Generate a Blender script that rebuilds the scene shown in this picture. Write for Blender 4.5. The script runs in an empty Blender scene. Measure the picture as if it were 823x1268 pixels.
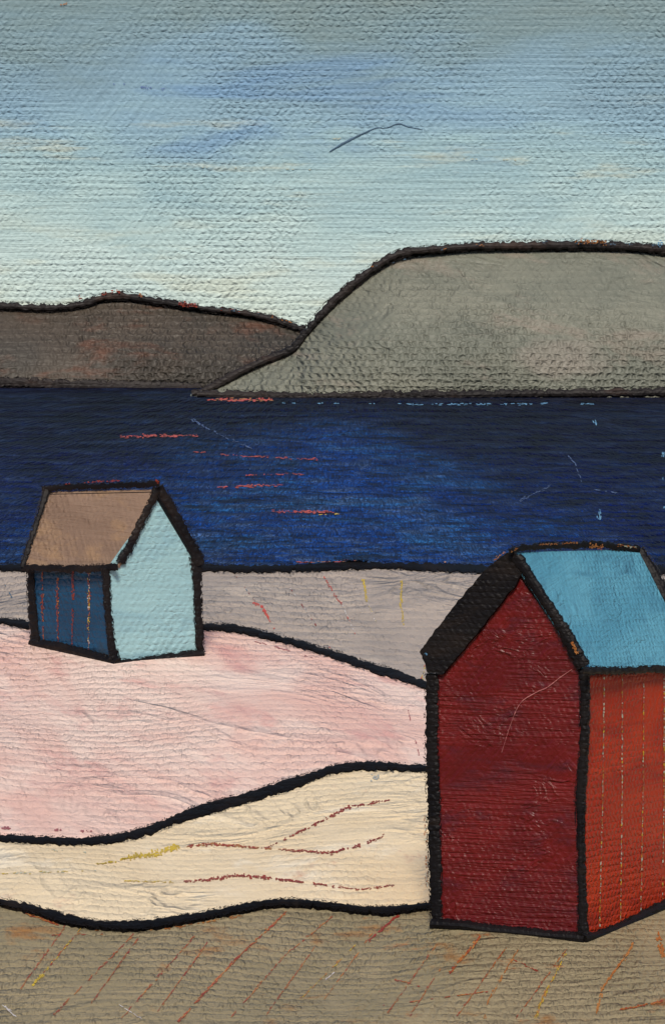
import bpy, math, random
from mathutils import Vector, noise
random.seed(7)
C = bpy.context.scene.collection
F = 5926.0            # focal length in photograph pixels (823 wide)
E = 5.95              # eye height above the sand at the red hut
HZ = 430.0            # true horizon row (hidden behind the hills)
CX = 411.5
SEA = -1.0

# ------------------------------------------------------------------ terrain
def smooth(a, b, t):
    t = max(0, min(1, (t-a)/(b-a))); return t*t*(3-2*t)
def g(x, y):
    """height of the sand: a beach bank that climbs away from the viewer, then drops to the sea"""
    yy = max(y, 44.0)
    z = .15*(min(yy, 67.2)-48.0)
    w = smooth(44, 47, y)*(1-smooth(65.8, 67.1, y))
    z += w*(.045*math.sin(x*1.15+y*.35+.6)+.035*math.sin(y*.9-x*.5)+.02*math.sin(x*2.3-y*.7))
    if y > 67.2: z -= .8*min(y-67.2, 9.0)
    return z
def P(px, py, d): return Vector(((px-CX)/F*d, d, E+(HZ-py)/F*d))
def ground(px, py, lift=0.0):
    a, b = 30.0, 67.2
    f = lambda d: (E+(HZ-py)/F*d) - (g((px-CX)/F*d, d)+lift)
    for _ in range(50):
        m = (a+b)/2
        if f(m) > 0: a = m
        else: b = m
    return P(px, py, (a+b)/2)
def sea_at(px, py, lift=0.0): return P(px, py, F*(E-SEA-lift)/(py-HZ))
def plane_hit(px, py, p0, n):
    r = Vector(((px-CX)/F, 1, (HZ-py)/F)); o = Vector((0, 0, E))
    return o + r*((p0-o).dot(n)/r.dot(n))

# ------------------------------------------------------------------ mesh builder
class MB:
    def __init__(s): s.v=[]; s.f=[]; s.uv=[]; s.m=[]; s.sm=[]
    def face(s, pts, uvs, mi=0, sm=False):
        b=len(s.v); s.v += [tuple(p) for p in pts]; s.f.append(list(range(b,b+len(pts)))); s.uv.append(uvs); s.m.append(mi); s.sm.append(sm)
    def grid(s, rows, uvrows, mi=0, sm=True, close=False):
        b=len(s.v); n=len(rows[0])
        for r in rows: s.v += [tuple(p) for p in r]
        for i in range(len(rows)-1):
            for j in range(n if close else n-1):
                k=(j+1)%n
                s.f.append([b+i*n+j, b+i*n+k, b+(i+1)*n+k, b+(i+1)*n+j])
                s.uv.append([uvrows[i][j],uvrows[i][k],uvrows[i+1][k],uvrows[i+1][j]]); s.m.append(mi); s.sm.append(sm)
    def build(s, name, mats, parent=None):
        me=bpy.data.meshes.new(name); me.from_pydata(s.v,[],s.f)
        for m in (mats if isinstance(mats,(list,tuple)) else [mats]): me.materials.append(m)
        ul=me.uv_layers.new(name='UVMap'); k=0
        for i,p in enumerate(me.polygons):
            p.material_index=s.m[i]; p.use_smooth=s.sm[i]
            for q in s.uv[i]: ul.data[k].uv=q; k+=1
        o=bpy.data.objects.new(name,me); C.objects.link(o)
        if parent: o.parent=parent
        return o
def jit(a, s): return noise.noise(Vector((a*.13, s*17.3, 0)))*1.0 + noise.noise(Vector((a*.33, s*7.1, 5)))*.35
def resample(pts, step):
    out=[]; 
    for (a,b) in zip(pts[:-1], pts[1:]):
        L=math.hypot(b[0]-a[0], b[1]-a[1]); n=max(1,int(L/step))
        for i in range(n):
            t=i/n; out.append(tuple(a[k]+(b[k]-a[k])*t for k in range(len(a))))
    out.append(tuple(pts[-1])); return out
def spline(pts, step=3):
    """smooth curve through px points (x, y[, w])"""
    out=[]; n=len(pts); D=lambda a,b: math.hypot(b[0]-a[0],b[1]-a[1])
    for i in range(n-1):
        p0=pts[max(0,i-1)]; p1=pts[i]; p2=pts[i+1]; p3=pts[min(n-1,i+2)]
        L=math.hypot(p2[0]-p1[0],p2[1]-p1[1]); m=max(1,int(L/step))
        for k in range(m):
            t=k/m; o=[]
            for c in range(len(p1)):
                m1=(p2[c]-p0[c])*L/(L+D(p0,p1)) ; m2=(p3[c]-p1[c])*L/(L+D(p2,p3))
                o.append((2*t**3-3*t*t+1)*p1[c]+(t**3-2*t*t+t)*m1+(3*t*t-2*t**3)*p2[c]+(t**3-t*t)*m2)
            out.append(tuple(o))
    out.append(tuple(pts[-1])); return out
SEED=[0]
def stroke(mb, pxs, hit, nrm, thick, seed=None, rag=1.0, mi=0, sink=.015, step=2.0):
    """A raised, ragged-edged bar. pxs: (px,py,width) in px on a surface; hit(px,py)->point; nrm: surface normal (or None: sand, straight up)."""
    if seed is None: SEED[0]+=1; seed=SEED[0]
    p=resample(pxs, step); n=len(p); rows=[]; uv=[]; L=0
    for i in range(n):
        a=p[max(0,i-1)]; b=p[min(n-1,i+1)]
        tx,ty=b[0]-a[0],b[1]-a[1]; l=math.hypot(tx,ty) or 1; tx/=l; ty/=l
        sx,sy=-ty,tx; w=p[i][2]/2*.92
        if i: L+=math.hypot(p[i][0]-p[i-1][0],p[i][1]-p[i-1][1])
        ja=(jit(L,seed)*1.9+random.gauss(0,.5))*rag; jb=(jit(L,seed+.5)*1.9+random.gauss(0,.5))*rag
        row=[]; ur=[]
        for (o,h) in ((-1,-1),(-.96,.45),(-.55,.9),(0,1),(.55,.9),(.96,.45),(1,-1)):
            off=o*w+(ja if o<0 else jb if o>0 else 0)*abs(o)
            q=hit(p[i][0]+sx*off, p[i][1]+sy*off)
            q=q+nrm*(thick*h if h>0 else -sink)
            row.append(q); ur.append((p[i][0]+sx*off, -(p[i][1]+sy*off)))
        rows.append(row); uv.append(ur)
    mb.grid(rows, uv, mi, sm=False, close=True)
    if rag>=.9:
        for sg in (-1,1):
            line=[]
            for i in range(0,n,3):
                a=p[max(0,i-1)]; b=p[min(n-1,i+1)]; l=math.hypot(b[0]-a[0],b[1]-a[1]) or 1; w=p[i][2]/2+.2
                if not -120<p[i][0]<960: continue
                line.append((p[i][0]-sg*(b[1]-a[1])/l*w, p[i][1]+sg*(b[0]-a[0])/l*w, 3.0))
            if len(line)>2: dashes(mb,line,hit,nrm*thick*.35,mi,cover=.6,lmin=2,lmax=8,rag=.9)
    mb.face(rows[0][::-1], uv[0][::-1], mi); mb.face(rows[-1], uv[-1], mi)
def dashes(mb, pxs, hit, lift, mi, cover=.6, rag=1.0, lmin=2, lmax=8):
    """broken dry-brush marks along a line: many small ragged flakes of paint lying on the surface"""
    p=resample(pxs, 1.0); n=len(p); s0=random.random()*99
    i=0.0
    while i<n-2:
        gate=noise.noise(Vector((i*.06,s0,1)))*.9+noise.noise(Vector((i*.25,s0,7)))*.6+.5
        if gate < cover*1.15+.0:
            q=p[int(i)]; a=p[max(0,int(i)-2)]; b=p[min(n-1,int(i)+2)]
            tx,ty=b[0]-a[0],b[1]-a[1]; ll=math.hypot(tx,ty) or 1; tx/=ll; ty/=ll; sx,sy=-ty,tx
            k=1 if q[2]<2.2 else 2 if q[2]<4 else 4
            for _ in range(k):
                off=random.gauss(0,.24)*q[2]*(rag if k>1 else .4); l=random.uniform(lmin,lmax)*.42; w=min(q[2],random.uniform(.30,.75)*q[2]*(1.3 if k==1 else .55))
                if random.random()<.3: continue
                cx,cy=q[0]+sx*off,q[1]+sy*off; pts=[]; m=random.choice(mi) if isinstance(mi,(list,tuple)) else mi
                N=9
                for t in range(N):
                    an=2*math.pi*t/N; rr=random.uniform(.6,1.15)
                    u=math.cos(an)*l/2*rr; v=math.sin(an)*w/2*rr
                    pts.append(hit(cx+tx*u+sx*v,cy+ty*u+sy*v)+lift*(1+.02*len(mb.f)%1))
                mb.face(pts,[(c.x*100,c.z*100) for c in pts],m)
        i+=random.uniform(.35,.8)*lmin
# ------------------------------------------------------------------ paint materials
def lin(c): return tuple(((v/255)/12.92 if v/255<=.04045 else ((v/255+.055)/1.055)**2.4) for v in c)+(1,)
GAIN=1.0
def col(c): 
    l=lin(c); return (min(.95,l[0]*GAIN),min(.95,l[1]*GAIN),min(.95,l[2]*GAIN),1)
class NT:
    def __init__(s, mat):
        mat.use_nodes=True; s.t=mat.node_tree; s.t.nodes.clear()
    def n(s, typ, **kw):
        nd=s.t.nodes.new(typ)
        for k,v in kw.items(): setattr(nd,k,v)
        return nd
    def l(s,a,b): s.t.links.new(a,b)
    def set(s, sock, v):
        if hasattr(v,'is_output') or isinstance(v,bpy.types.NodeSocket): s.l(v,sock)
        else: sock.default_value=v
    def m(s, op, a, b=0.0, c=0.0, clamp=False):
        nd=s.n('ShaderNodeMath',operation=op,use_clamp=clamp)
        s.set(nd.inputs[0],a); s.set(nd.inputs[1],b); s.set(nd.inputs[2],c); return nd.outputs[0]
    def noise(s, vec, sx, sy, scale=1, detail=3, rough=.55, dist=0.0, rot=0.0, off=0.0):
        mp=s.n('ShaderNodeMapping'); s.l(vec,mp.inputs[0])
        # rotate first, then stretch
        vr=s.n('ShaderNodeVectorRotate',rotation_type='Z_AXIS'); s.l(vec,vr.inputs['Vector']); vr.inputs['Angle'].default_value=-rot
        s.l(vr.outputs[0],mp.inputs[0]); mp.inputs['Scale'].default_value=(sx,sy,1); mp.inputs['Location'].default_value=(off,off*.7,off*.3)
        nd=s.n('ShaderNodeTexNoise'); s.l(mp.outputs[0],nd.inputs['Vector'])
        nd.inputs['Scale'].default_value=scale; nd.inputs['Detail'].default_value=detail; nd.inputs['Roughness'].default_value=rough; nd.inputs['Distortion'].default_value=dist
        return nd.outputs[0]
    def ss(s, v, a, b):
        nd=s.n('ShaderNodeMapRange',interpolation_type='SMOOTHSTEP'); s.set(nd.inputs[0],v)
        nd.inputs[1].default_value=a; nd.inputs[2].default_value=b; return nd.outputs[0]
    def mix(s, f, a, b, bt='MIX'):
        nd=s.n('ShaderNodeMix',data_type='RGBA',blend_type=bt); s.set(nd.inputs[0],f); s.set(nd.inputs[6],a); s.set(nd.inputs[7],b); return nd.outputs[2]
    def xyz(s, v):
        nd=s.n('ShaderNodeSeparateXYZ'); s.l(v,nd.inputs[0]); return nd.outputs

def make_weave():
    """canvas thread relief; vector in thread-pixel units"""
    t=bpy.data.node_groups.new('canvas_weave','ShaderNodeTree')
    t.interface.new_socket('Vector',in_out='INPUT',socket_type='NodeSocketVector')
    t.interface.new_socket('Across',in_out='INPUT',socket_type='NodeSocketFloat')
    t.interface.new_socket('Height',in_out='OUTPUT',socket_type='NodeSocketFloat')
    class G(NT):
        def __init__(s): s.t=t
    s=G(); gi=s.n('NodeGroupInput'); go=s.n('NodeGroupOutput')
    vec=gi.outputs[0]
    x,y,_=s.xyz(vec)
    wob=s.noise(vec,.035,.05,detail=2,off=3.1); wob2=s.noise(vec,.16,.12,detail=1,off=9.7)
    y2=s.m('ADD',y,s.m('ADD',s.m('MULTIPLY',s.m('SUBTRACT',wob,.5),7.0),s.m('MULTIPLY',s.m('SUBTRACT',wob2,.5),4.4)))
    x2=s.m('ADD',x,s.m('MULTIPLY',s.m('SUBTRACT',s.noise(vec,.06,.10,detail=2,off=21.3),.5),15.0))
    r=s.m('DIVIDE',y2,7.8); row=s.m('FLOOR',r)
    hr=s.m('POWER',s.m('ABSOLUTE',s.m('SINE',s.m('MULTIPLY',r,math.pi))),.65)
    ph=s.m('MULTIPLY',row,math.pi)
    sx=s.m('SINE',s.m('ADD',s.m('MULTIPLY',x2,2*math.pi/9.6),ph))
    amp=s.m('ADD',s.m('MULTIPLY',s.m('MULTIPLY',sx,.52),gi.outputs[1]),.75)
    thick=s.ss(s.m('ADD',s.m('MULTIPLY',s.noise(vec,.006,.009,detail=2,off=5.5),.75),s.m('MULTIPLY',s.noise(vec,.06,.16,detail=2,off=15.5),.25)),.40,.60)
    cell=s.ss(s.noise(vec,.085,.13,detail=2,rough=.6,off=33.0),.32,.66); amp=s.m('MULTIPLY',amp,s.m('ADD',s.m('MULTIPLY',cell,.6),.55))
    h=s.m('MULTIPLY',s.m('MULTIPLY',hr,amp),s.m('ADD',s.m('MULTIPLY',thick,.7),.35))
    s.l(h,go.inputs[0]); return t
WEAVE=make_weave()
def weave(nt, vec, across=1.0):
    nd=nt.n('ShaderNodeGroup'); nd.node_tree=WEAVE; nt.l(vec,nd.inputs[0]); nd.inputs[1].default_value=across; return nd.outputs[0]

def paint(name, c0, c1, c2=None, mpp=.01, k=1.0, wv=1.0, br=1.0, imp=.6, impx=1.0, rot=0.0, rough=.5, spec=.3, across=1.0, streak=.12, patch=(.006,.014), m2=(.52,.68), seed=0.0, hook=None, impsc=.018, brs=(.014,.24)):
    mat=bpy.data.materials.new(name); nt=NT(mat)
    uv=nt.n('ShaderNodeUVMap').outputs[0]
    big=nt.ss(nt.noise(uv,*patch,detail=4,rough=.6,dist=.6,rot=rot,off=seed),.36,.64)
    base=nt.mix(big,col(c0),col(c1))
    if c2: base=nt.mix(nt.ss(nt.noise(uv,patch[0]*1.6,patch[1]*1.9,detail=5,rough=.65,dist=.4,rot=rot,off=seed+31),*m2),base,col(c2))
    if hook: base=hook(nt,uv,base)
    bris=nt.noise(uv,brs[0],brs[1],detail=3,rough=.6,dist=.08,rot=rot,off=seed+7)         # bristle streaks
    bris2=nt.noise(uv,brs[0]*1.5,brs[1]*.5,detail=2,rot=rot+.9,off=seed+17)
    sel=nt.ss(nt.noise(uv,.008,.012,detail=1,off=seed+11),.48,.56)
    bristle=nt.m('ADD',nt.m('MULTIPLY',bris,nt.m('SUBTRACT',1.0,sel)),nt.m('MULTIPLY',bris2,sel))
    hsv=nt.n('ShaderNodeHueSaturation'); nt.l(base,hsv.inputs['Color'])
    grain=nt.noise(uv,.25,.3,detail=2,off=seed+2)
    nt.l(nt.m('ADD',nt.m('ADD',nt.m('MULTIPLY',nt.m('SUBTRACT',bristle,.5),streak*2),1.0),nt.m('MULTIPLY',nt.m('SUBTRACT',grain,.5),.16)),hsv.inputs['Value'])
    hgt=nt.m('MULTIPLY',weave(nt,uv,across),wv*1.9)
    hgt=nt.m('ADD',hgt,nt.m('MULTIPLY',bristle,br*2.6))
    if imp:                                                                    # ridges of thick paint left by the knife
        a=nt.noise(uv,impsc*impx,impsc*1.3,detail=3,rough=.5,dist=1.4,rot=rot,off=seed+41)
        rid=nt.m('SUBTRACT',1.0,nt.m('MINIMUM',nt.m('MULTIPLY',nt.m('ABSOLUTE',nt.m('SUBTRACT',a,.5)),11.0),1.0))
        hgt=nt.m('ADD',hgt,nt.m('MULTIPLY',nt.m('MULTIPLY',rid,nt.ss(nt.noise(uv,.012*impx,.012,detail=1,off=seed+51),.47,.6)),imp*3.2))
        hgt=nt.m('ADD',hgt,nt.m('MULTIPLY',a,imp*5.0))
    bp=nt.n('ShaderNodeBump'); bp.inputs['Strength'].default_value=1.0; bp.inputs['Distance'].default_value=mpp*k
    nt.l(hgt,bp.inputs['Height'])
    b=nt.n('ShaderNodeBsdfPrincipled'); nt.l(hsv.outputs[0],b.inputs['Base Color']); nt.l(bp.outputs[0],b.inputs['Normal'])
    b.inputs['Roughness'].default_value=rough; b.inputs['Specular IOR Level'].default_value=spec
    out=nt.n('ShaderNodeOutputMaterial'); nt.l(b.outputs[0],out.inputs[0])
    return mat

# ---- colours that sit in a special place: sky bands, sea patches
def sky_hook(nt, uv, base):
    x,y,_=nt.xyz(uv)                      # y = px above the horizon row (430 at the top of the picture)
    w=nt.m('MULTIPLY',nt.m('SUBTRACT',nt.noise(uv,.004,.011,detail=4,dist=.5,off=2.2),.5),230.0)
    w=nt.m('ADD',w,nt.m('MULTIPLY',nt.m('SUBTRACT',nt.noise(uv,.012,.09,detail=3,off=12.2),.5),60.0))
    t=nt.m('DIVIDE',nt.m('ADD',y,w),460.0)
    cr=nt.n('ShaderNodeValToRGB'); nt.l(t,cr.inputs[0]); e=cr.color_ramp.elements
    stops=[(0,(206,220,208)),(.22,(196,216,212)),(.36,(182,207,206)),(.50,(160,190,196)),(.62,(146,178,194)),(.74,(136,166,182)),(.86,(130,154,160)),(1.0,(130,148,148))]
    e[0].position=0; e[0].color=col(stops[0][1]); e[1].position=1; e[1].color=col(stops[-1][1])
    for p,c in stops[1:-1]: q=e.new(p); q.color=col(c)
    c=cr.outputs[0]
    bx=nt.m('DIVIDE',nt.m('ADD',x,70.0),340.0); by=nt.m('DIVIDE',nt.m('SUBTRACT',y,302.0),78.0); band=nt.m('SUBTRACT',1.0,nt.ss(nt.m('ADD',nt.m('MULTIPLY',bx,bx),nt.m('MULTIPLY',by,by)),.25,1.25))
    # cobalt strokes over the middle of the sky
    c=nt.mix(nt.m('MULTIPLY',nt.m('MULTIPLY',nt.ss(nt.noise(uv,.0042,.017,detail=4,dist=.8,off=44.4),.40,.62),band),.6),c,col((112,150,190)))
    # cream strokes
    band2=nt.m('MULTIPLY',nt.ss(y,150,190),nt.m('SUBTRACT',1.0,nt.ss(y,250,330)))
    c=nt.mix(nt.m('MULTIPLY',nt.m('MULTIPLY',nt.ss(nt.noise(uv,.005,.035,detail=5,rough=.65,off=175.0),.54,.70),band2),.6),c,col((198,200,178)))
    low=nt.m('SUBTRACT',1.0,nt.ss(y,100,200))
    c=nt.mix(nt.m('MULTIPLY',nt.m('MULTIPLY',nt.ss(nt.noise(uv,.006,.03,detail=4,off=83.0),.5,.64),low),.6),c,col((205,212,194)))
    return c

def sea_material():
    mat=bpy.data.materials.new('sea_paint'); nt=NT(mat)
    pos=nt.n('ShaderNodeTexCoord').outputs['Object']; x,y,_=nt.xyz(pos)
    def comb(a,b):
        nd=nt.n('ShaderNodeCombineXYZ'); nt.l(a,nd.inputs[0]); nt.l(b,nd.inputs[1]); return nd.outputs[0]
    H=E-SEA; ks=[165,215,280,365,475,620]; R=1.30
    ly=nt.m('LOGARITHM',nt.m('MAXIMUM',y,60.0),math.e)
    hgt=None; brc=None; crest=None
    for i,yk in enumerate(ks):
        # six sizes of ripple, larger the farther offshore, each fading into the next
        mk=nt.m('SUBTRACT',1.0,nt.m('MINIMUM',nt.m('ABSOLUTE',nt.m('DIVIDE',nt.m('SUBTRACT',ly,math.log(yk)),math.log(R))),1.0))
        if i==0: mk=nt.m('MAXIMUM',mk,nt.ss(nt.m('MULTIPLY',ly,-1.0),-math.log(yk)-.001,-math.log(yk)+.001))
        if i==len(ks)-1: mk=nt.m('MAXIMUM',mk,nt.ss(ly,math.log(yk)-.001,math.log(yk)+.001))
        mx,my=yk/F, yk*yk/(F*H)
        v=comb(nt.m('DIVIDE',x,mx),nt.m('DIVIDE',y,my))
        w=weave(nt,v,.3)
        bs=nt.noise(v,.018,.17,detail=4,rough=.65,dist=.5,off=7+i)
        h=nt.m('ADD',nt.m('MULTIPLY',w,2.0),nt.m('MULTIPLY',bs,2.2))
        h=nt.m('MULTIPLY',nt.m('MULTIPLY',h,my*5.0),mk)
        b=nt.m('MULTIPLY',bs,mk)
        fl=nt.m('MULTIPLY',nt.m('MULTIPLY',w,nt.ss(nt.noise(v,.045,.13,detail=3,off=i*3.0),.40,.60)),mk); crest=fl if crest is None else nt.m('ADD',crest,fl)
        hgt=h if hgt is None else nt.m('ADD',hgt,h); brc=b if brc is None else nt.m('ADD',brc,b)
    s1=nt.noise(pos,.16,.035,detail=5,rough=.68,dist=.3,off=23.0); n1=nt.noise(pos,.10,.009,detail=4,dist=.5,off=3.0); n2=nt.noise(pos,.22,.02,detail=4,dist=.5,off=13.0)
    # the clear blue patch off the beach, deep navy round it
    dx=nt.m('DIVIDE',nt.m('ADD',x,1.2),8.5); dy=nt.m('DIVIDE',nt.m('SUBTRACT',y,165.0),260.0)
    rr=nt.m('SQRT',nt.m('ADD',nt.m('MULTIPLY',dx,dx),nt.m('MULTIPLY',dy,dy)))
    rr=nt.m('ADD',rr,nt.m('MULTIPLY',nt.m('SUBTRACT',n1,.5),1.3))
    blue=nt.m('SUBTRACT',1.0,nt.ss(rr,.45,1.5))
    c=nt.mix(nt.ss(nt.m('ADD',y,nt.m('MULTIPLY',nt.m('SUBTRACT',n2,.5),260.0)),170.0,380.0),col((16,42,122)),col((26,25,74)))
    c=nt.mix(blue,c,col((32,92,188)))
    c=nt.mix(nt.m('MULTIPLY',nt.ss(n2,.48,.64),nt.m('ADD',nt.m('MULTIPLY',blue,.7),.06)),c,col((66,126,190)))
    c=nt.mix(nt.m('MULTIPLY',nt.ss(s1,.50,.60),nt.m('ADD',nt.m('MULTIPLY',blue,.75),.08)),c,col((58,136,214)))  # bright strokes: glossy highlight put into the base colour
    c=nt.mix(nt.m('MULTIPLY',nt.ss(brc,.50,.62),nt.m('ADD',nt.m('MULTIPLY',blue,.4),.36)),c,col((96,124,170)))  # pale streaks: water highlights painted into the base colour
    c=nt.mix(nt.m('MULTIPLY',nt.ss(brc,.49,.40),.7),c,col((14,16,36)))
    c=nt.mix(nt.m('MULTIPLY',nt.ss(crest,.50,.95),nt.m('ADD',nt.m('MULTIPLY',blue,.12),.30)),c,col((78,88,144)))  # highlights on the weave crests, painted as colour
    bp=nt.n('ShaderNodeBump'); bp.inputs['Distance'].default_value=1.0; nt.l(hgt,bp.inputs['Height'])
    b=nt.n('ShaderNodeBsdfPrincipled'); nt.l(c,b.inputs['Base Color']); nt.l(bp.outputs[0],b.inputs['Normal'])
    b.inputs['Roughness'].default_value=.55; b.inputs['Specular IOR Level'].default_value=.04
    out=nt.n('ShaderNodeOutputMaterial'); nt.l(b.outputs[0],out.inputs[0]); return mat

def patch_hook(nt, uv, base):
    # pale rubbed patch low on the flank of the headland
    x,y,_=nt.xyz(uv); a=nt.m('DIVIDE',nt.m('SUBTRACT',x,692.0),62.0); b=nt.m('DIVIDE',nt.m('ADD',y,14.0),26.0)
    d=nt.m('ADD',nt.m('ADD',nt.m('MULTIPLY',a,a),nt.m('MULTIPLY',b,b)),nt.m('MULTIPLY',nt.m('SUBTRACT',nt.noise(uv,.03,.05,detail=4),.5),1.8))
    return nt.mix(nt.m('MULTIPLY',nt.m('SUBTRACT',1.0,nt.ss(d,.0,1.3)),.6),base,col((152,142,130)))
def under_hook(c, lo, hi, sx, sy, off):
    def h(nt, uv, base):
        return nt.mix(nt.ss(nt.noise(uv,sx,sy,detail=6,rough=.7,off=off),lo,hi),base,col(c))
    return h

mpR=48.3/F; mpB=61.5/F
M={}
M['sky']=paint('sky_paint',(140,170,185),(170,200,200),mpp=2500/F,k=.62,br=.9,imp=.14,hook=sky_hook,spec=.2,rough=.55,streak=.10,brs=(.008,.2))
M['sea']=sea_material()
M['hillL']=paint('brown_hill_paint',(72,67,60),(84,75,65),(100,72,58),mpp=838/F,k=1.3,wv=1.3,br=.8,imp=.4,seed=3,m2=(.54,.72))
M['hillR']=paint('grey_hill_paint',(114,116,104),(126,126,112),(134,127,114),hook=patch_hook,mpp=680/F,k=1.15,wv=1.2,br=1.0,imp=.7,seed=8,rot=-.2,impsc=.012)
M['black']=paint('black_outline_paint',(16,14,17),(26,23,24),(34,28,26),mpp=mpR,k=.45,br=.5,imp=0,rough=.5,spec=.14,seed=5,streak=.2)
M['edge']=paint('black_strandline_paint',(14,12,12),(20,17,16),(30,24,21),mpp=.02,k=.35,br=.5,imp=0,rough=.6,spec=.05,seed=5,streak=.2,across=.3)
M['blackf']=paint('black_ridge_paint',(34,31,31),(48,42,40),(62,48,42),mpp=700/F,k=.5,br=.5,imp=0,rough=.55,spec=.2,seed=6,streak=.2)
M['red']=paint('dark_red_paint',(92,14,15),(108,20,18),(82,22,30),mpp=mpR,k=.62,wv=.5,br=2.2,imp=.5,rough=.38,spec=.38,seed=12,m2=(.50,.68),patch=(.009,.016),impsc=.02)
M['orange']=paint('orange_red_paint',(168,42,15),(184,54,20),(152,36,15),mpp=mpR,k=.5,br=.5,imp=.3,rough=.42,seed=14)
M['roofblue']=paint('sky_blue_roof_paint',(82,146,170),(96,160,182),(76,134,158),mpp=mpR,k=.45,br=1.2,imp=.8,rough=.45,seed=16,rot=.25)
M['tan']=paint('tan_roof_paint',(128,105,88),(140,116,98),(148,120,94),mpp=mpB,k=.5,br=1.5,imp=.5,rough=.5,seed=18,rot=.1)
M['teal']=paint('pale_teal_paint',(142,180,187),(151,189,194),(134,173,183),mpp=mpB,k=.42,br=.6,imp=.4,rough=.45,seed=20)
M['navy']=paint('blue_board_paint',(24,62,92),(28,74,108),(42,62,78),mpp=mpB,k=.6,br=.5,imp=.2,rough=.45,seed=22)
SX=1/mpR
def sand(name,*c,y=55.0,**kw):
    m=paint(name,*c,mpp=1.0,**kw); return m
mR={'fg':46.5,'cream':49.5,'pink':55.,'grey':64.}
def mp2(y): 
    D=77927.0/y-889.0                     # rows below the horizon where the bank lies at distance y
    return y/F, 77927.0/(D+889)**2
M['fgs']=paint('brown_grey_sand_paint',(138,126,98),(150,136,107),(152,110,66),mpp=mp2(46.5)[1],k=.7,wv=1.15,br=.6,imp=.5,across=.45,impx=.3,brs=(.006,.22),rough=.55,spec=.15,seed=25,m2=(.58,.74),hook=under_hook((160,96,46),.61,.74,.008,.03,4.0))
M['cream']=paint('cream_sand_paint',(230,210,176),(224,202,166),(236,221,194),mpp=mp2(49.5)[1],k=.48,wv=.85,br=.22,imp=1.1,across=.3,impx=.4,brs=(.006,.22),rough=.5,spec=.15,seed=28,streak=.06,hook=under_hook((206,168,142),.60,.76,.01,.02,9.0),impsc=.014)
M['pink']=paint('pink_sand_paint',(224,184,170),(234,208,194),(213,162,153),mpp=mp2(54)[1],k=.6,wv=1.0,br=.4,imp=.7,across=.3,impx=.3,brs=(.006,.22),rough=.5,spec=.15,seed=35,rot=-.25,streak=.05,patch=(.005,.012),m2=(.50,.74),impsc=.014)
M['grey']=paint('grey_sand_paint',(158,146,136),(174,160,148),(184,170,156),mpp=mp2(64)[1],k=.6,wv=1.0,br=.4,imp=.7,across=.3,impx=.3,brs=(.006,.22),rough=.5,spec=.15,seed=33,streak=.07)
def flake(name,*c): return paint(name,*c,mpp=.01,k=.3,br=.3,imp=0,seed=2,rough=.5,patch=(.05,.05))
M['fr']=flake('red_flake_paint',(146,54,40),(164,72,48)); M['fc']=flake('coral_flake_paint',(206,84,64),(190,66,52))
M['fo']=flake('orange_flake_paint',(168,100,48),(182,124,68)); M['fy']=flake('yellow_flake_paint',(212,180,48),(186,158,60))
M['fw']=flake('white_flake_paint',(215,210,205),(200,190,185)); M['fb']=flake('pale_blue_flake_paint',(110,160,190),(90,140,180))
M['fd']=flake('dark_flake_paint',(84,110,132),(66,88,106)); M['fm']=flake('maroon_flake_paint',(132,54,44),(150,66,50)); M['fp']=flake('rose_flake_paint',(178,110,108),(160,90,92))
M['fs']=flake('dull_blue_flake_paint',(74,92,136),(84,104,146))

def tag(o,label=None,cat=None,kind=None,group=None):
    if label: o['label']=label
    if cat: o['category']=cat
    if kind: o['kind']=kind
    if group: o['group']=group
    return o
UP=Vector((0,0,1)); TOCAM=Vector((0,-1,0))

# ------------------------------------------------------------------ sky: a painted ring far beyond the hills
mb=MB(); R=2500; mp=R/F; rows=[]; uvs=[]
for i in range(12):
    z=-40+i*(560/11); rows.append([]); uvs.append([])
    for j in range(241):
        a=-math.pi+2*math.pi*j/240
        rows[-1].append((R*math.sin(a),R*math.cos(a),z)); uvs[-1].append((a*R/mp,(z-E)/mp))
mb.grid(rows,uvs)
skyhit=lambda px,py: Vector((2499.7*math.sin((px-CX)/F),2499.7*math.cos((px-CX)/F),E+(HZ-py)/F*2499.7))
stroke(mb,spline([(408,187,1.2),(425,177,3.2),(445,167,2.6),(466,158,1.6),(478,158,1.2),(493,153,1.9),(507,157,1.2),(523,160,.6)],2),skyhit,TOCAM,.25,rag=.25,mi=1,sink=1)
dashes(mb,[(412,171,2.5),(424,171,2.5)],skyhit,TOCAM*.3,2,cover=.9)
dashes(mb,[(140,103,4),(215,112,2.5)],skyhit,TOCAM*.3,3,cover=.35)
dashes(mb,[(560,196,2),(640,198,2)],skyhit,TOCAM*.3,2,cover=.25)
dashes(mb,[(250,207,2),(400,210,2)],skyhit,TOCAM*.3,2,cover=.18)
dashes(mb,[(76,6,3),(86,4,3)],skyhit,TOCAM*.3,4,cover=.9)
M['fv']=flake('violet_flake_paint',(92,108,172),(104,124,180)); M['fk']=flake('buff_flake_paint',(196,196,172),(186,190,172))
sky=mb.build('sky',[M['sky'],M['fd'],M['fk'],M['fv'],M['fo']]); tag(sky,'pale blue and grey painted sky with cobalt and cream streaks above the hills','sky','structure')

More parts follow.
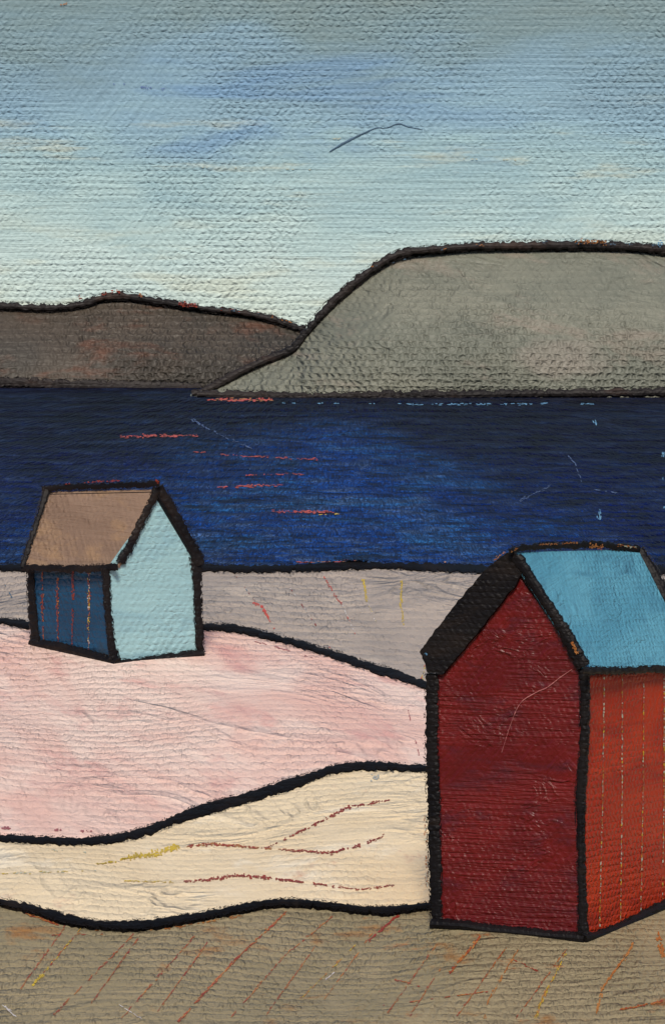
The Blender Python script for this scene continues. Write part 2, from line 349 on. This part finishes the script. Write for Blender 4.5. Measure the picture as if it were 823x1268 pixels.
# ------------------------------------------------------------------ sea
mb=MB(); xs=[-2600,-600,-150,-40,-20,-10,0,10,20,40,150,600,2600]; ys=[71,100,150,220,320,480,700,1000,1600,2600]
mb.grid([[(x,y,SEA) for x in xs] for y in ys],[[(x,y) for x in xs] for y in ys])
sh=lambda px,py: sea_at(px,py,.0)
for pts,c,m in (([(150,541,3),(190,540,5),(246,540,3)],.8,(1,2)),([(240,560,2),(300,565,3),(396,569,3)],.6,(1,2)),([(302,589,2),(376,587,2.5)],.5,(1,2)),
                ([(270,604,3),(312,602,4.5),(352,601,2)],.8,(1,2)),([(338,634,3),(392,635,5),(414,634,3)],.75,(1,2)),([(396,638,2),(420,637,2)],.5,(4,)),
                ([(258,495,3),(285,495,5),(338,495,4)],.95,(1,1,5)),([(368,697,2.5),(448,696,3)],.8,(1,1,5)),([(540,697,2),(590,699,2)],.4,(5,)),
                ([(505,501,3),(680,500,3)],.55,(3,)),([(350,499,2),(500,500,2)],.3,(3,)),([(720,500,3),(736,500,3)],.6,(3,)),
                ([(238,520,3),(270,538,3),(312,556,2)],.75,(6,)),([(692,552,1.5),(712,575,2),(722,604,1.5)],.5,(6,)),([(636,624,3),(682,602,2.5)],.6,(6,)),
                ([(742,632,3),(743,646,7)],1,(3,)),([(736,522,5),(738,527,5)],1,(3,)),([(728,606,2),(768,612,2)],.4,(6,)),([(820,520,4),(822,640,4)],.12,(3,))):
    dashes(mb,pts,sh,UP*.02,m,cover=c,lmin=4,lmax=14)
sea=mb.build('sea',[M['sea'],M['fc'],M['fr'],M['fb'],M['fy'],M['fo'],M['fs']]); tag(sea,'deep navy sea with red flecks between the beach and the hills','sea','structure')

# ------------------------------------------------------------------ hills
def hill(name,label,crest,Dc,depth,hmax,mat,seed):
    mp=Dc/F; mb=MB(); rows=[]; uvs=[]; cr=spline(crest,4); N=14
    for (px,py) in cr:
        py-=3; x=(px-CX)/F*Dc; zc=E+(HZ-py)/F*Dc; h=max(.3,zc-SEA); th=depth*max(.12,min(1,(h/hmax)))**.5
        r=[]; u=[]
        for k in range(2*N+1):
            t=k/N; a=t*math.pi/2
            y=Dc-th*math.cos(a); z=SEA-1.5+(h+1.5)*(max(0.0,(t if t<=1 else 2-t))**.92)
            if 0<k<2*N: 
                q=noise.noise(Vector((x*.06+seed,y*.06,z*.08)))*h*.03*math.sin(a*2 if t<1 else 0); y-=abs(q)*2; z+=q*.3
            r.append((x,y,z)); u.append((px, (z-E)/mp - (k*4 if t>1 else 0)))
        rows.append(r); uvs.append(u)
    mb.grid(rows,uvs); o=mb.build(name,mat); tag(o,label,'hill','structure'); return o
crL=[(-900,470),(-700,440),(-400,400),(-150,386),(0,382),(60,384),(100,380),(125,373),(150,370),(180,374),(240,384),(320,395),(378,411),(440,430),(520,455),(580,474)]
crR=[(236,491),(258,485),(290,468),(330,448),(362,434),(380,412),(405,384),(440,352),(470,330),(495,318),(530,313),(580,308),(640,307),(720,306),(780,308),(823,312),(900,318),(1050,345),(1250,390),(1450,440),(1600,476)]
hl=hill('hill','low brown hill far across the water, behind the foot of the grey headland',crL,838,15,13,M['hillL'],2)
hr=hill('headland','large rounded grey green headland rising from the water',crR,682,17,21,M['hillR'],9)
def hillstroke(name,parent,pts,D,mats,thick,extra=(),rag=1.2):
    mb=MB(); hit=lambda px,py: P(px,py,D)
    stroke(mb,spline(pts,3),hit,TOCAM,thick,rag=rag,sink=1.5)
    for (p,m,c) in extra: dashes(mb,p,lambda px,py: P(px,py,D-thick-.3),Vector((0,0,0)),m,cover=c,lmin=3,lmax=9)
    o=mb.build(name,mats,parent); return o
o=hillstroke('ridge_line',hl,[(-300,392,10),(-150,383,10),(0,379,11),(60,381,9),(100,377,9),(125,369,10),(150,366,11),(180,370,10),(240,380,8),(320,391,8),(378,408,9)],836.5,[M['blackf'],M['fr'],M['fp'],M['fo'],M['fd']],.8,
    [([(98,369,6),(150,359,6)],(1,),.45),([(222,375,6),(246,379,6)],(1,2),.8),([(172,365,5),(200,370,4)],(3,2),.4),([(250,380,4),(330,388,4)],(4,1),.3),([(335,392,3),(365,400,3)],(3,),.4)])
o=hillstroke('shore_line',hl,[(-500,476,9),(-200,476,9),(0,474,14),(60,476,14),(120,478,15),(170,480,17),(215,482,19),(250,483,15)],820,[M['blackf']],.6,rag=1.6)
o=hillstroke('ridge_line',hr,[(238,488,8),(262,480,12),(290,464,11),(330,445,11),(362,431,12),(380,410,11),(405,381,12),(440,349,12),(470,327,11),(495,314,11),(530,309,10),(580,305,10),(640,304,11),(720,303,12),(780,305,11),(823,309,12),(900,315,11),(1050,342,11),(1250,388,11)],680.5,[M['blackf'],M['fo'],M['fd'],M['fb']],.8,
    [([(712,299,5),(752,300,5)],(1,),.9),([(570,304,3),(640,301,3)],(1,2),.25),([(660,299,3),(820,303,3)],(2,),.4),([(815,302,8),(822,302,8)],(3,),.8),([(460,330,3),(560,306,3)],(2,1),.2)])
o=hillstroke('shore_line',hr,[(244,488,8),(280,489,13),(330,491,13),(420,491,12),(520,490,13),(620,488,12),(720,487,12),(823,486,13),(1000,488,10),(1300,488,9)],662,[M['blackf']],.6,rag=1.6)

# ------------------------------------------------------------------ sand
def frange(a,b,s):
    o=[]; 
    while a<b-1e-6: o.append(a); a+=s
    return o+[b]
M['fu']=flake('umber_flake_paint',(92,70,48),(74,56,42))
mb=MB(); xs=[-2600,-800,-200,-60,-25]+frange(-12,12,.25)+[25,60,200,800,2600]
ys=[-2600,-600,-100,0,25,36]+frange(42,68,.25)+[70,73,76.5]
mx,my=mp2(46.5)
mb.grid([[(x,y,g(x,y)) for x in xs] for y in ys],[[(x/mx,y/my) for x in xs] for y in ys])
gh=lambda px,py: ground(px,py,.006)
fgd=[([(100,1150,3),(52,1208,4)],(1,2,3),0.85),([(52,1208,5),(38,1222,4)],(3,),0.95),([(165,1158,3),(66,1258,3)],(1,2),0.65),([(240,1160,3),(150,1262,3)],(1,1,2),0.75),([(356,1128,4),(292,1188,4),(220,1266,4)],(1,2),0.80),
     ([(410,1136,3),(350,1186,3),(285,1262,3)],(1,2),0.70),([(492,1134,4),(455,1166,4)],(1,),0.85),([(440,1170,3),(370,1240,3)],(2,3),0.55),([(595,1160,6),(556,1206,5)],(1,2),0.90),([(640,1178,3),(604,1240,4),(600,1262,4)],(2,),0.80),
     ([(700,1182,3),(672,1236,5),(662,1262,4)],(2,3),0.75),([(784,1170,4),(745,1225,5),(738,1258,6)],(2,),0.80),([(545,1200,2),(505,1262,3)],(2,1),0.55),([(635,1188,3),(668,1204,3)],(1,),0.65),
     ([(120,1151,4),(200,1152,3),(300,1134,3)],(2,),0.55),([(30,1130,4),(75,1146,5)],(2,1),0.75),([(60,1158,3),(140,1156,3)],(2,1),0.30),([(470,1246,2),(620,1226,2)],(1,2),0.35),
     ([(5,1246,4),(20,1260,4)],(4,),0.95),([(404,1213,2.5),(414,1204,3)],(4,),0.95),([(150,1246,2),(175,1262,2.5)],(4,),0.75),([(812,1150,10),(822,1190,8)],(2,),0.45),([(470,1208,3),(520,1222,3)],(2,1),0.35),([(770,1250,4),(823,1240,5)],(1,2),0.55)]
fgd+=[([(x,1262-h_,2.4),(x+62,1176-h_,2.8)],(2,1),.8) for x,h_ in ((20,30),(112,18),(196,10),(330,6),(400,22),(480,8),(566,4),(640,2))]
for p,m,c in fgd: dashes(mb,p,gh,Vector((0,0,0)),m,cover=c,lmin=4,lmax=16,rag=.8)
fg=mb.build('ground',[M['fgs'],M['fr'],M['fo'],M['fy'],M['fw'],M['fm'],M['fu']]); tag(fg,'brown grey sand with diagonal rusty orange scratches in front of the red hut','sand','structure')

shore=[(-700,708,10),(-60,706,10),(0,703,11),(45,704,10),(150,703,10),(250,703,12),(300,705,11),(380,703,11),(440,700,12),(490,701,9),(520,702,12),(560,704,13),(640,706,13),(760,706,11),(1500,708,10)]
gp=[(-700,745,9),(-60,764,9),(0,769,9),(20,772,11),(45,776,10),(150,778,9),(245,776,10),(290,779,12),(340,790,10),(400,807,11),(460,827,12),(500,839,12),(535,851,12),(600,862,11),(800,880,10),(1500,900,10)]
pc=[(-700,1035,9),(-60,1037,9),(0,1038,9),(50,1041,10),(110,1042,11),(170,1033,13),(240,1007,16),(310,987,17),(370,968,16),(410,954,13),(450,949,12),(500,951,11),(535,952,11),(620,955,10),(900,960,10),(1500,965,10)]
cf=[(-700,1090,9),(-60,1104,9),(0,1117,9),(40,1126,10),(80,1138,12),(130,1146,12),(180,1145,12),(230,1138,12),(300,1125,10),(345,1118,10),(400,1121,9),(470,1128,10),(530,1122,9),(600,1119,9),(900,1110,9),(1500,1105,9)]
def interp(curve):
    s=spline(curve,3)
    def f(x):
        for a,b in zip(s[:-1],s[1:]):
            if a[0]<=x<=b[0]: t=(x-a[0])/max(1e-6,b[0]-a[0]); return a[1]+(b[1]-a[1])*t
        return s[0][1] if x<s[0][0] else s[-1][1]
    return f
def band(name,label,top,bot,matk,yref,marks=(),mats=(),lift=.02):
    ft,fb=interp(top),interp(bot); mb=MB(); mx,my=mp2(yref)
    xs=list(range(-690,-40,25))+list(range(-40,900,5))+list(range(900,1480,20)); N=26; rows=[]; uvs=[]
    for k in range(-1,N+2):
        t=max(0,min(1,k/N)); r=[]; u=[]
        for x in xs:
            py=fb(x)+(ft(x)-fb(x))*t; p=ground(x,py,lift)
            if k in(-1,N+1): p=p-Vector((0,0,.12))
            r.append(p); u.append((p.x/mx,p.y/my))
        rows.append(r); uvs.append(u)
    mb.grid(rows,uvs)
    hit=lambda px,py: ground(px,py,lift+.006)
    for p,m,c in marks: dashes(mb,p,hit,Vector((0,0,0)),m,cover=c,lmin=3,lmax=11,rag=.8)
    o=mb.build(name,[M[matk]]+[M[k] for k in mats]); tag(o,label,'sand','structure'); return o
band('grey_sand','smooth warm grey sand along the water behind the pink dune',shore,gp,'grey',64,
     [([(314,746,4),(325,752,5),(340,780,3)],(1,),.8),([(285,704,1.5),(316,745,1.5)],(2,5),.6),([(400,712,3),(418,742,4),(424,750,3)],(2,1),.75),([(424,750,2),(440,786,2)],(4,1),.5),([(450,718,4),(454,746,4)],(3,),.9),([(454,742,2),(465,772,4)],(3,4),.5),
      ([(497,720,4),(496,750,4),(500,776,3)],(3,),.8),([(350,715,1.5),(392,776,2)],(4,2),.35),([(2,716,2),(16,742,2)],(5,),.4),([(350,794,3),(420,803,3)],(1,),.25),([(528,815,2),(522,842,4)],(1,3),.4)],('fc','fm','fy','fw','fd'))
band('pink_sand','broad pale pink dune the small teal hut stands on',gp,pc,'pink',54,
     [([(180,818,2),(240,812,2)],(2,),.4),([(300,790,3),(520,850,3)],(1,),.10),([(0,1026,5),(120,1030,5)],(1,),.25),([(170,970,3),(180,976,3)],(3,),.5),([(505,880,2),(520,940,2)],(1,),.3)],('fp','fw','fy'))
M['fg_']=flake('grey_flake_paint',(168,168,160),(180,176,164))
band('cream_sand','thick cream sand strip with red and yellow streaks beside the red hut',pc,cf,'cream',49.5,
     [([(232,1048,4),(262,1045,5),(320,1050,4),(390,1055,3)],(1,1,3),.75),([(330,1050,3),(380,1026,5),(430,1000,6),(485,990,3)],(2,1),.75),([(360,1054,3),(410,1056,5),(450,1046,6),(478,1034,3)],(2,1),.75),
      ([(228,1092,3),(256,1090,5),(290,1084,6),(330,1087,5),(400,1096,4),(445,1102,3),(490,1096,4)],(1,2),.75),([(150,1064,6),(185,1058,10),(224,1048,9)],(4,),1.2*.8),([(120,1070,3),(150,1066,5)],(4,),.6),([(0,1082,3),(120,1078,3)],(4,5),.35),
      ([(155,1091,3),(225,1093,3)],(4,),.5),([(526,1000,4),(528,1110,4)],(3,5),.4),([(455,962,8),(520,966,8)],(6,),.22),([(60,1052,3),(110,1056,3)],(5,),.2)],('fr','fm','fo','fy','fk','fg_'))
def edge(label,curve,seed):
    mb=MB(); h=lambda px,py: ground(px,py,.03)
    stroke(mb,[(a,b,w*.8*(1+.4*noise.noise(Vector((a*.022,seed*.37,0))))) for a,b,w in spline(curve,3)],h,UP,.022,seed=seed,rag=1.1,sink=.1)
    o=mb.build('sand_edge',M['edge']); tag(o,label,'sand edge','structure')
edge('black strandline where the grey sand meets the blue sea',shore,201)
edge('black line between the grey sand and the pink dune',gp,202)
edge('thick black line between the pink dune and the cream sand',pc,203)
edge('black line between the cream sand and the brown foreground',cf,204)

# ------------------------------------------------------------------ beach huts
def prism(mb,pts,back,mpp,udir,mi=0):
    """solid slab: front polygon pts, extruded along vector back"""
    f=[Vector(p) for p in pts]; b=[p+back for p in f]
    U=lambda p:(p.dot(udir)/mpp, p.z/mpp)
    mb.face(f,[U(p) for p in f],mi); mb.face(b[::-1],[U(p) for p in b[::-1]],mi)
    n=len(f)
    for i in range(n):
        q=[f[i],b[i],b[(i+1)%n],f[(i+1)%n]]
        mb.face(q,[(p.dot(udir)/mpp+p.y/mpp*.3,p.z/mpp) for p in q],mi)
def slab(mb,a,b,c,d,t,mpp,mi=0,n=8):
    """roof slab a-b along the ridge, d-c along the eave"""
    nn=(Vector(b)-Vector(a)).cross(Vector(d)-Vector(a)).normalized()
    if nn.z<0: nn=-nn
    for s in (0,1):
        rows=[];uv=[]
        for i in range(n+1):
            r=[];u=[]
            for j in range(n+1):
                p=(a.lerp(b,j/n)).lerp(d.lerp(c,j/n),i/n)
                r.append(p-nn*t*s); u.append(((p-a).dot((b-a).normalized())/mpp, -(d-a).length*i/n/mpp))
            rows.append(r);uv.append(u)
        mb.grid(rows,uv,mi,sm=False)
    q=[a,b,c,d]
    for i in range(4):
        s=[q[i],q[(i+1)%4],q[(i+1)%4]-nn*t,q[i]-nn*t]; mb.face(s,[(p.x/mpp,p.z/mpp) for p in s],mi)
    return nn
class Hut:
    def __init__(s,name,label,group,C_,other_f,other_s):
        """C_: near corner px; other_f: far end px of the gable wall; other_s: far end px of the side wall"""
        s.C=ground(*C_,-.0); s.Fp=ground(*other_f,-.0); s.S=ground(*other_s,-.0)
        s.root=bpy.data.objects.new(name,None); C.objects.link(s.root); s.base=(s.Fp+s.S)/2
        s.base.z=min(s.C.z,s.Fp.z,s.S.z); s.root.location=s.base
        tag(s.root,label,'beach hut',group=group)
        def nrm(a,b):
            d=(b-a); d.z=0; n=Vector((-d.y,d.x,0)).normalized()
            return n if n.y<0 else -n
        s.nf=nrm(s.C,s.Fp); s.ns=nrm(s.C,s.S); s.mpp=s.C.y/F
        s.uf=(s.Fp-s.C); s.uf.z=0; s.uf.normalize(); s.us=(s.S-s.C); s.us.z=0; s.us.normalize()
    def f(s,px,py,out=0.): return plane_hit(px,py,s.C+s.nf*out,s.nf)
    def sd(s,px,py,out=0.): return plane_hit(px,py,s.C+s.ns*out,s.ns)
    def add(s,mb,name,mats,label=None):
        o=mb.build(name,mats,s.root); o.matrix_parent_inverse.identity()
        for v in o.data.vertices: v.co=v.co-s.base
        if label: o['label']=label
        return o
    def bar(s,name,px,face,thick,rag=1.0,out=0.,extra=(),mats=None):
        mb=MB(); n=s.nf if face=='f' else s.ns; h=(lambda a,b:s.f(a,b,out)) if face=='f' else (lambda a,b:s.sd(a,b,out))
        stroke(mb,px,h,n,thick,rag=rag,sink=.03)
        for p,m,c in extra: dashes(mb,p,(lambda a,b:s.f(a,b,out+thick+.01)) if face=='f' else (lambda a,b:s.sd(a,b,out+thick+.01)),Vector((0,0,0)),m,cover=c)
        return s.add(mb,name,mats or M['black'])
    def free(s,name,px,hit,n,thick,rag=1.0,extra=(),mats=None):
        mb=MB(); stroke(mb,px,hit,n,thick,rag=rag,sink=.03)
        for p,m,c in extra: dashes(mb,p,lambda a,b:hit(a,b)+n*(thick+.01),Vector((0,0,0)),m,cover=c)
        return s.add(mb,name,mats or M['black'])

def down(p,d=.12): return p-Vector((0,0,d))
# ---- the red hut
h=Hut('beach_hut','tall dark red beach hut with sky blue roof standing on the brown sand','beach huts by the water',(722,1165),(541,1148),(866,1104))
mb=MB(); t=.05
Lt,Ct,Ap=h.f(541,838),h.f(722,826),h.f(641,712)
prism(mb,[down(h.Fp),down(h.C),Ct,Ap,Lt],-h.nf*t,h.mpp,-h.uf)
# a pale scratch across the paint
stroke(mb,spline([(621,932,.6),(634,892,.8),(645,870,1.1),(663,858,1.3),(678,851,1.4),(692,840,1.2),(708,829,.7)],2),lambda a,b:h.f(a,b,.002),h.nf,.006,rag=.1,mi=1)
h.add(mb,'gable_wall',[M['red'],M['fp']],'dark crimson gable wall with a pale scratch')
mb=MB(); St=h.sd(866,826)
prism(mb,[down(h.C)+h.us*.05,down(h.S),St,Ct+h.us*.05],-h.ns*t,h.mpp,h.us)
for (x0,x1,yb) in ((748,742,1158),(770,768,1149),(797,793,1136),(822,820,1122),(845,844,1110)):
    dashes(mb,[(x0,834,2.1),((x0+x1)/2+1,980,2.1),(x1,yb-6,2.1)],lambda a,b:h.sd(a,b,.006),Vector((0,0,0)),(1,1,2,4,4,3),cover=1.0,lmin=4,lmax=14,rag=.5)
h.add(mb,'side_wall',[M['orange'],M['fo'],M['fy'],M['fp'],M['fk']],'bright orange red boarded side wall')
Q=h.Fp+(h.S-h.C); Qt=Lt+(St-Ct); Apb=Ap+(St-Ct)
mb=MB(); prism(mb,[down(Q)-h.us*.14+h.uf*-.08,down(h.S)-h.us*.14+h.uf*.10,St-h.us*.14+h.uf*.10,Apb-h.us*.14,Qt-h.us*.14-h.uf*.08],h.us*.05,h.mpp,-h.uf); h.add(mb,'gable_wall',M['red'])
mb=MB(); prism(mb,[down(h.Fp)+h.us*.06,down(Q)-h.us*.06,Qt-h.us*.06,Lt+h.us*.06],h.ns*t,h.mpp,h.us); h.add(mb,'side_wall',M['orange'])
A1=h.f(634,684,.035); A2=P(793,680,A1.y+(h.S.y-h.C.y)+.25); B1=h.f(727,829,.03); B2=P(869,829,h.S.y-.05)
mb=MB(); nr=slab(mb,A1,A2,B2,B1,.05,h.mpp); h.add(mb,'roof',M['roofblue'],'sky blue roof slope facing the sea')
D1=h.f(524,812,.035); D2=D1+(A2-A1)
mb=MB(); slab(mb,A1-Vector((.02,0,.02)),A2-Vector((.02,0,.02)),D2,D1,.05,h.mpp); h.add(mb,'roof',M['black'],'black roof slope')
# deep black barge on the left verge
mb=MB(); poly=[(637,684),(626,684),(600,706),(575,734),(545,773),(519,806),(526,822),(529,833),(548,836),(575,802),(608,762),(640,722),(648,706)]
pp=resample(poly+[poly[0]],3)[:-1]; ff=[]
for i,(x,y) in enumerate(pp): ff.append(h.f(x+jit(i*3,61)*1.8,y+jit(i*3,62)*1.8,.05))
prism(mb,ff,-h.nf*.05,h.mpp,-h.uf)
dashes(mb,[(612,693,3),(626,682,4)],lambda a,b:h.f(a,b,.056),Vector((0,0,0)),1,cover=.7); dashes(mb,[(524,808,3),(530,812,3)],lambda a,b:h.f(a,b,.056),Vector((0,0,0)),2,cover=.8)
h.add(mb,'bargeboard',[M['black'],M['fo'],M['fb']],'wide black bargeboard')
h.bar('bargeboard',[(638,690,16),(650,706,13),(668,735,12),(690,768,13),(708,800,17),(722,826,18)],'f',.035,out=.03,extra=[([(708,796,5),(716,812,6)],(1,),.5)],mats=[M['black'],M['fo']])
h.bar('corner_board',[(535,834,17),(535,930,16),(538,1040,17),(541,1148,14)],'f',.03)
h.bar('corner_board',[(723,828,12),(724,880,11),(722,940,11),(718,985,12),(719,1040,9),(720,1100,9),(722,1163,13)],'f',.035)
h.bar('sill',[(536,1144,15),(575,1146,14),(610,1152,14),(640,1154,14),(680,1158,13),(726,1162,14)],'f',.10)
h.bar('sill',[(718,1163,14),(745,1157,13),(770,1147,13),(800,1132,13),(823,1120,13),(870,1098,12)],'s',.08)
h.free('fascia',[(722,830,11),(760,831,9),(800,829,9),(870,829,9)],lambda a,b:P(a,b,h.C.y-.17+(a-727)/142*(h.S.y-h.C.y+.11)),Vector((0,-1,0)),.03)
rh=lambda a,b:P(a,b,A1.y-.03+(a-634)/159*(A2.y-A1.y))
h.free('ridge_cap',[(630,684,10),(648,678,8),(700,675,8),(745,674,9),(792,681,10)],rh,Vector((0,-1,0)),.03,extra=[([(668,674,3),(716,672,3)],(1,),.85),([(730,676,6),(748,678,6)],(1,),.5),([(765,674,3),(790,679,3)],(1,2),.7),([(632,683,3),(642,678,3)],(1,),.6)],mats=[M['black'],M['fo'],M['fk']])
def vh(a,b):
    tt=(b-680)/149; return P(a,b,(A2.y-.03)*(1-tt)+(B2.y-.05)*tt)
h.free('bargeboard',[(791,680,12),(806,704,14),(823,736,15),(846,780,14),(871,830,14)],vh,Vector((0,-1,0)),.03)

# ---- the small teal hut
h=Hut('beach_hut','small pale teal beach hut with tan roof standing on the pink dune','beach huts by the water',(142,822),(245,813),(43,800))
mb=MB(); t=.04
Ct,Rt,Ap=h.f(134,703),h.f(242,692),h.f(196,615)
prism(mb,[down(h.C),down(h.Fp),Rt,Ap,Ct],-h.nf*t,h.mpp,h.uf); h.add(mb,'gable_wall',M['teal'],'pale teal gable wall')
mb=MB(); Lt=h.sd(38,706)
prism(mb,[down(h.S),down(h.C)+h.us*.04,h.sd(134,703)+h.us*.04,Lt],-h.ns*t,h.mpp,-h.us)
for (x0,x1,yb,mm) in ((52,54,795,(1,1,2)),(71,72,798,(1,1,2)),(90,89,800,(1,1)),(110,109,806,(1,3,4,5))):
    dashes(mb,[(x0,708,3.6),(x0,750,4.2),(x1,yb,2)],lambda a,b:h.sd(a,b,.006),Vector((0,0,0)),mm,cover=.72,lmin=2,lmax=7,rag=.9)
h.add(mb,'side_wall',[M['navy'],M['fm'],M['fo'],M['fw'],M['fy'],M['fr']],'dark blue boarded side wall with red seams')
Q=h.Fp+(h.S-h.C); Qt=Rt+(Lt-Ct); Apb=Ap+(Lt-Ct)
mb=MB(); prism(mb,[down(h.S)-h.us*.1+h.uf*.08,down(Q)-h.us*.1-h.uf*.06,Qt-h.us*.1-h.uf*.06,Apb-h.us*.1,Lt-h.us*.1+h.uf*.08],h.us*.04,h.mpp,h.uf); h.add(mb,'gable_wall',M['teal'])
mb=MB(); prism(mb,[down(h.Fp)+h.us*.05,down(Q)-h.us*.06,Qt-h.us*.06,Rt+h.us*.05],h.ns*t,h.mpp,h.us); h.add(mb,'side_wall',M['navy'])
A1=h.f(193,606,.03); A2=P(59,609,A1.y+(h.S.y-h.C.y)+.1); B1=h.f(146,702,.03); B2=P(28,701,h.S.y-.10)
mb=MB(); slab(mb,A1,A2,B2,B1,.035,h.mpp); h.add(mb,'roof',M['tan'],'tan roof slope')
D1=h.f(247,696,.03); D2=D1+(A2-A1)
mb=MB(); slab(mb,A1+Vector((.015,0,-.015)),A2+Vector((.015,0,-.015)),D2,D1,.035,h.mpp); h.add(mb,'roof',M['black'],'black roof slope')
h.bar('bargeboard',[(195,605,10),(186,625,9),(172,653,9),(160,678,10),(149,697,12)],'f',.03,out=.025)
h.bar('bargeboard',[(197,602,11),(205,618,13),(217,639,13),(231,663,12),(243,686,13),(249,699,12)],'f',.03,out=.025)
h.bar('corner_board',[(131,704,10),(133,750,8.5),(137,790,9),(142,819,12)],'f',.03)
h.bar('corner_board',[(242,688,15),(244,720,11),(245,760,10),(248,814,10)],'f',.03)
h.bar('corner_board',[(38,704,8),(40,745,10),(42,775,11),(46,800,12)],'s',.03)
h.bar('sill',[(40,796,12),(70,800,11),(100,807,12),(125,815,13),(146,822,14)],'s',.07)
h.bar('sill',[(138,822,13),(165,822,12),(200,816,12),(251,809,12)],'f',.08)
h.free('fascia',[(26,702,8),(50,704,9),(100,705,9),(146,702,10)],lambda a,b:P(a,b,h.C.y-.15+(146-a)/118*(h.S.y-h.C.y+.04)),Vector((0,-1,0)),.02)
rh2=lambda a,b:P(a,b,A1.y-.03+(193-a)/134*(A2.y-A1.y))
h.free('ridge_cap',[(52,606,7),(80,603,7),(130,602,7),(198,599,8)],rh2,Vector((0,-1,0)),.02,extra=[([(105,597,2.5),(150,595,2.5)],(1,),.6),([(82,599,2),(88,599,2)],(1,),.8),([(193,595,4),(199,598,4)],(1,),.8)],mats=[M['black'],M['fr']])
h.free('bargeboard',[(58,606,9),(48,640,7),(36,675,7),(28,702,8)],lambda a,b:P(a,b,(A2.y-.03)*(1-(b-606)/96)+(B2.y-.03)*((b-606)/96)),Vector((0,-1,0)),.02)

# ------------------------------------------------------------------ light, camera
SUN_EL=math.radians(45); SUN_AZ=math.radians(-3)      # behind the viewer, a little to the left
sun=bpy.data.lights.new('sun','SUN'); sun.energy=1.5; sun.angle=math.radians(14); sun.color=(1,.91,.78)
so=bpy.data.objects.new('sun',sun); C.objects.link(so)
tosun=Vector((math.sin(SUN_AZ)*math.cos(SUN_EL),-math.cos(SUN_AZ)*math.cos(SUN_EL),math.sin(SUN_EL)))
so.rotation_euler=(-tosun).to_track_quat('-Z','Y').to_euler()
w=bpy.data.worlds.new('World'); bpy.context.scene.world=w; w.use_nodes=True
nt=w.node_tree; bg=nt.nodes['Background']; st=nt.nodes.new('ShaderNodeTexSky'); st.sky_type='NISHITA'; st.sun_disc=False
st.sun_elevation=SUN_EL; st.sun_rotation=math.atan2(tosun.x,tosun.y); nt.links.new(st.outputs[0],bg.inputs[0]); bg.inputs[1].default_value=.05
cam=bpy.data.cameras.new('camera'); co=bpy.data.objects.new('camera',cam); C.objects.link(co)
co.location=(0,0,E); co.rotation_euler=(math.pi/2,0,0); cam.sensor_fit='HORIZONTAL'; cam.sensor_width=36; cam.lens=F/823*36
cam.shift_y=-(634-HZ)/823; cam.clip_start=.5; cam.clip_end=9000
sc=bpy.context.scene; sc.camera=co
sc.view_settings.view_transform='Standard'; sc.view_settings.look='None'; sc.view_settings.gamma=1; sc.view_settings.exposure=1.05
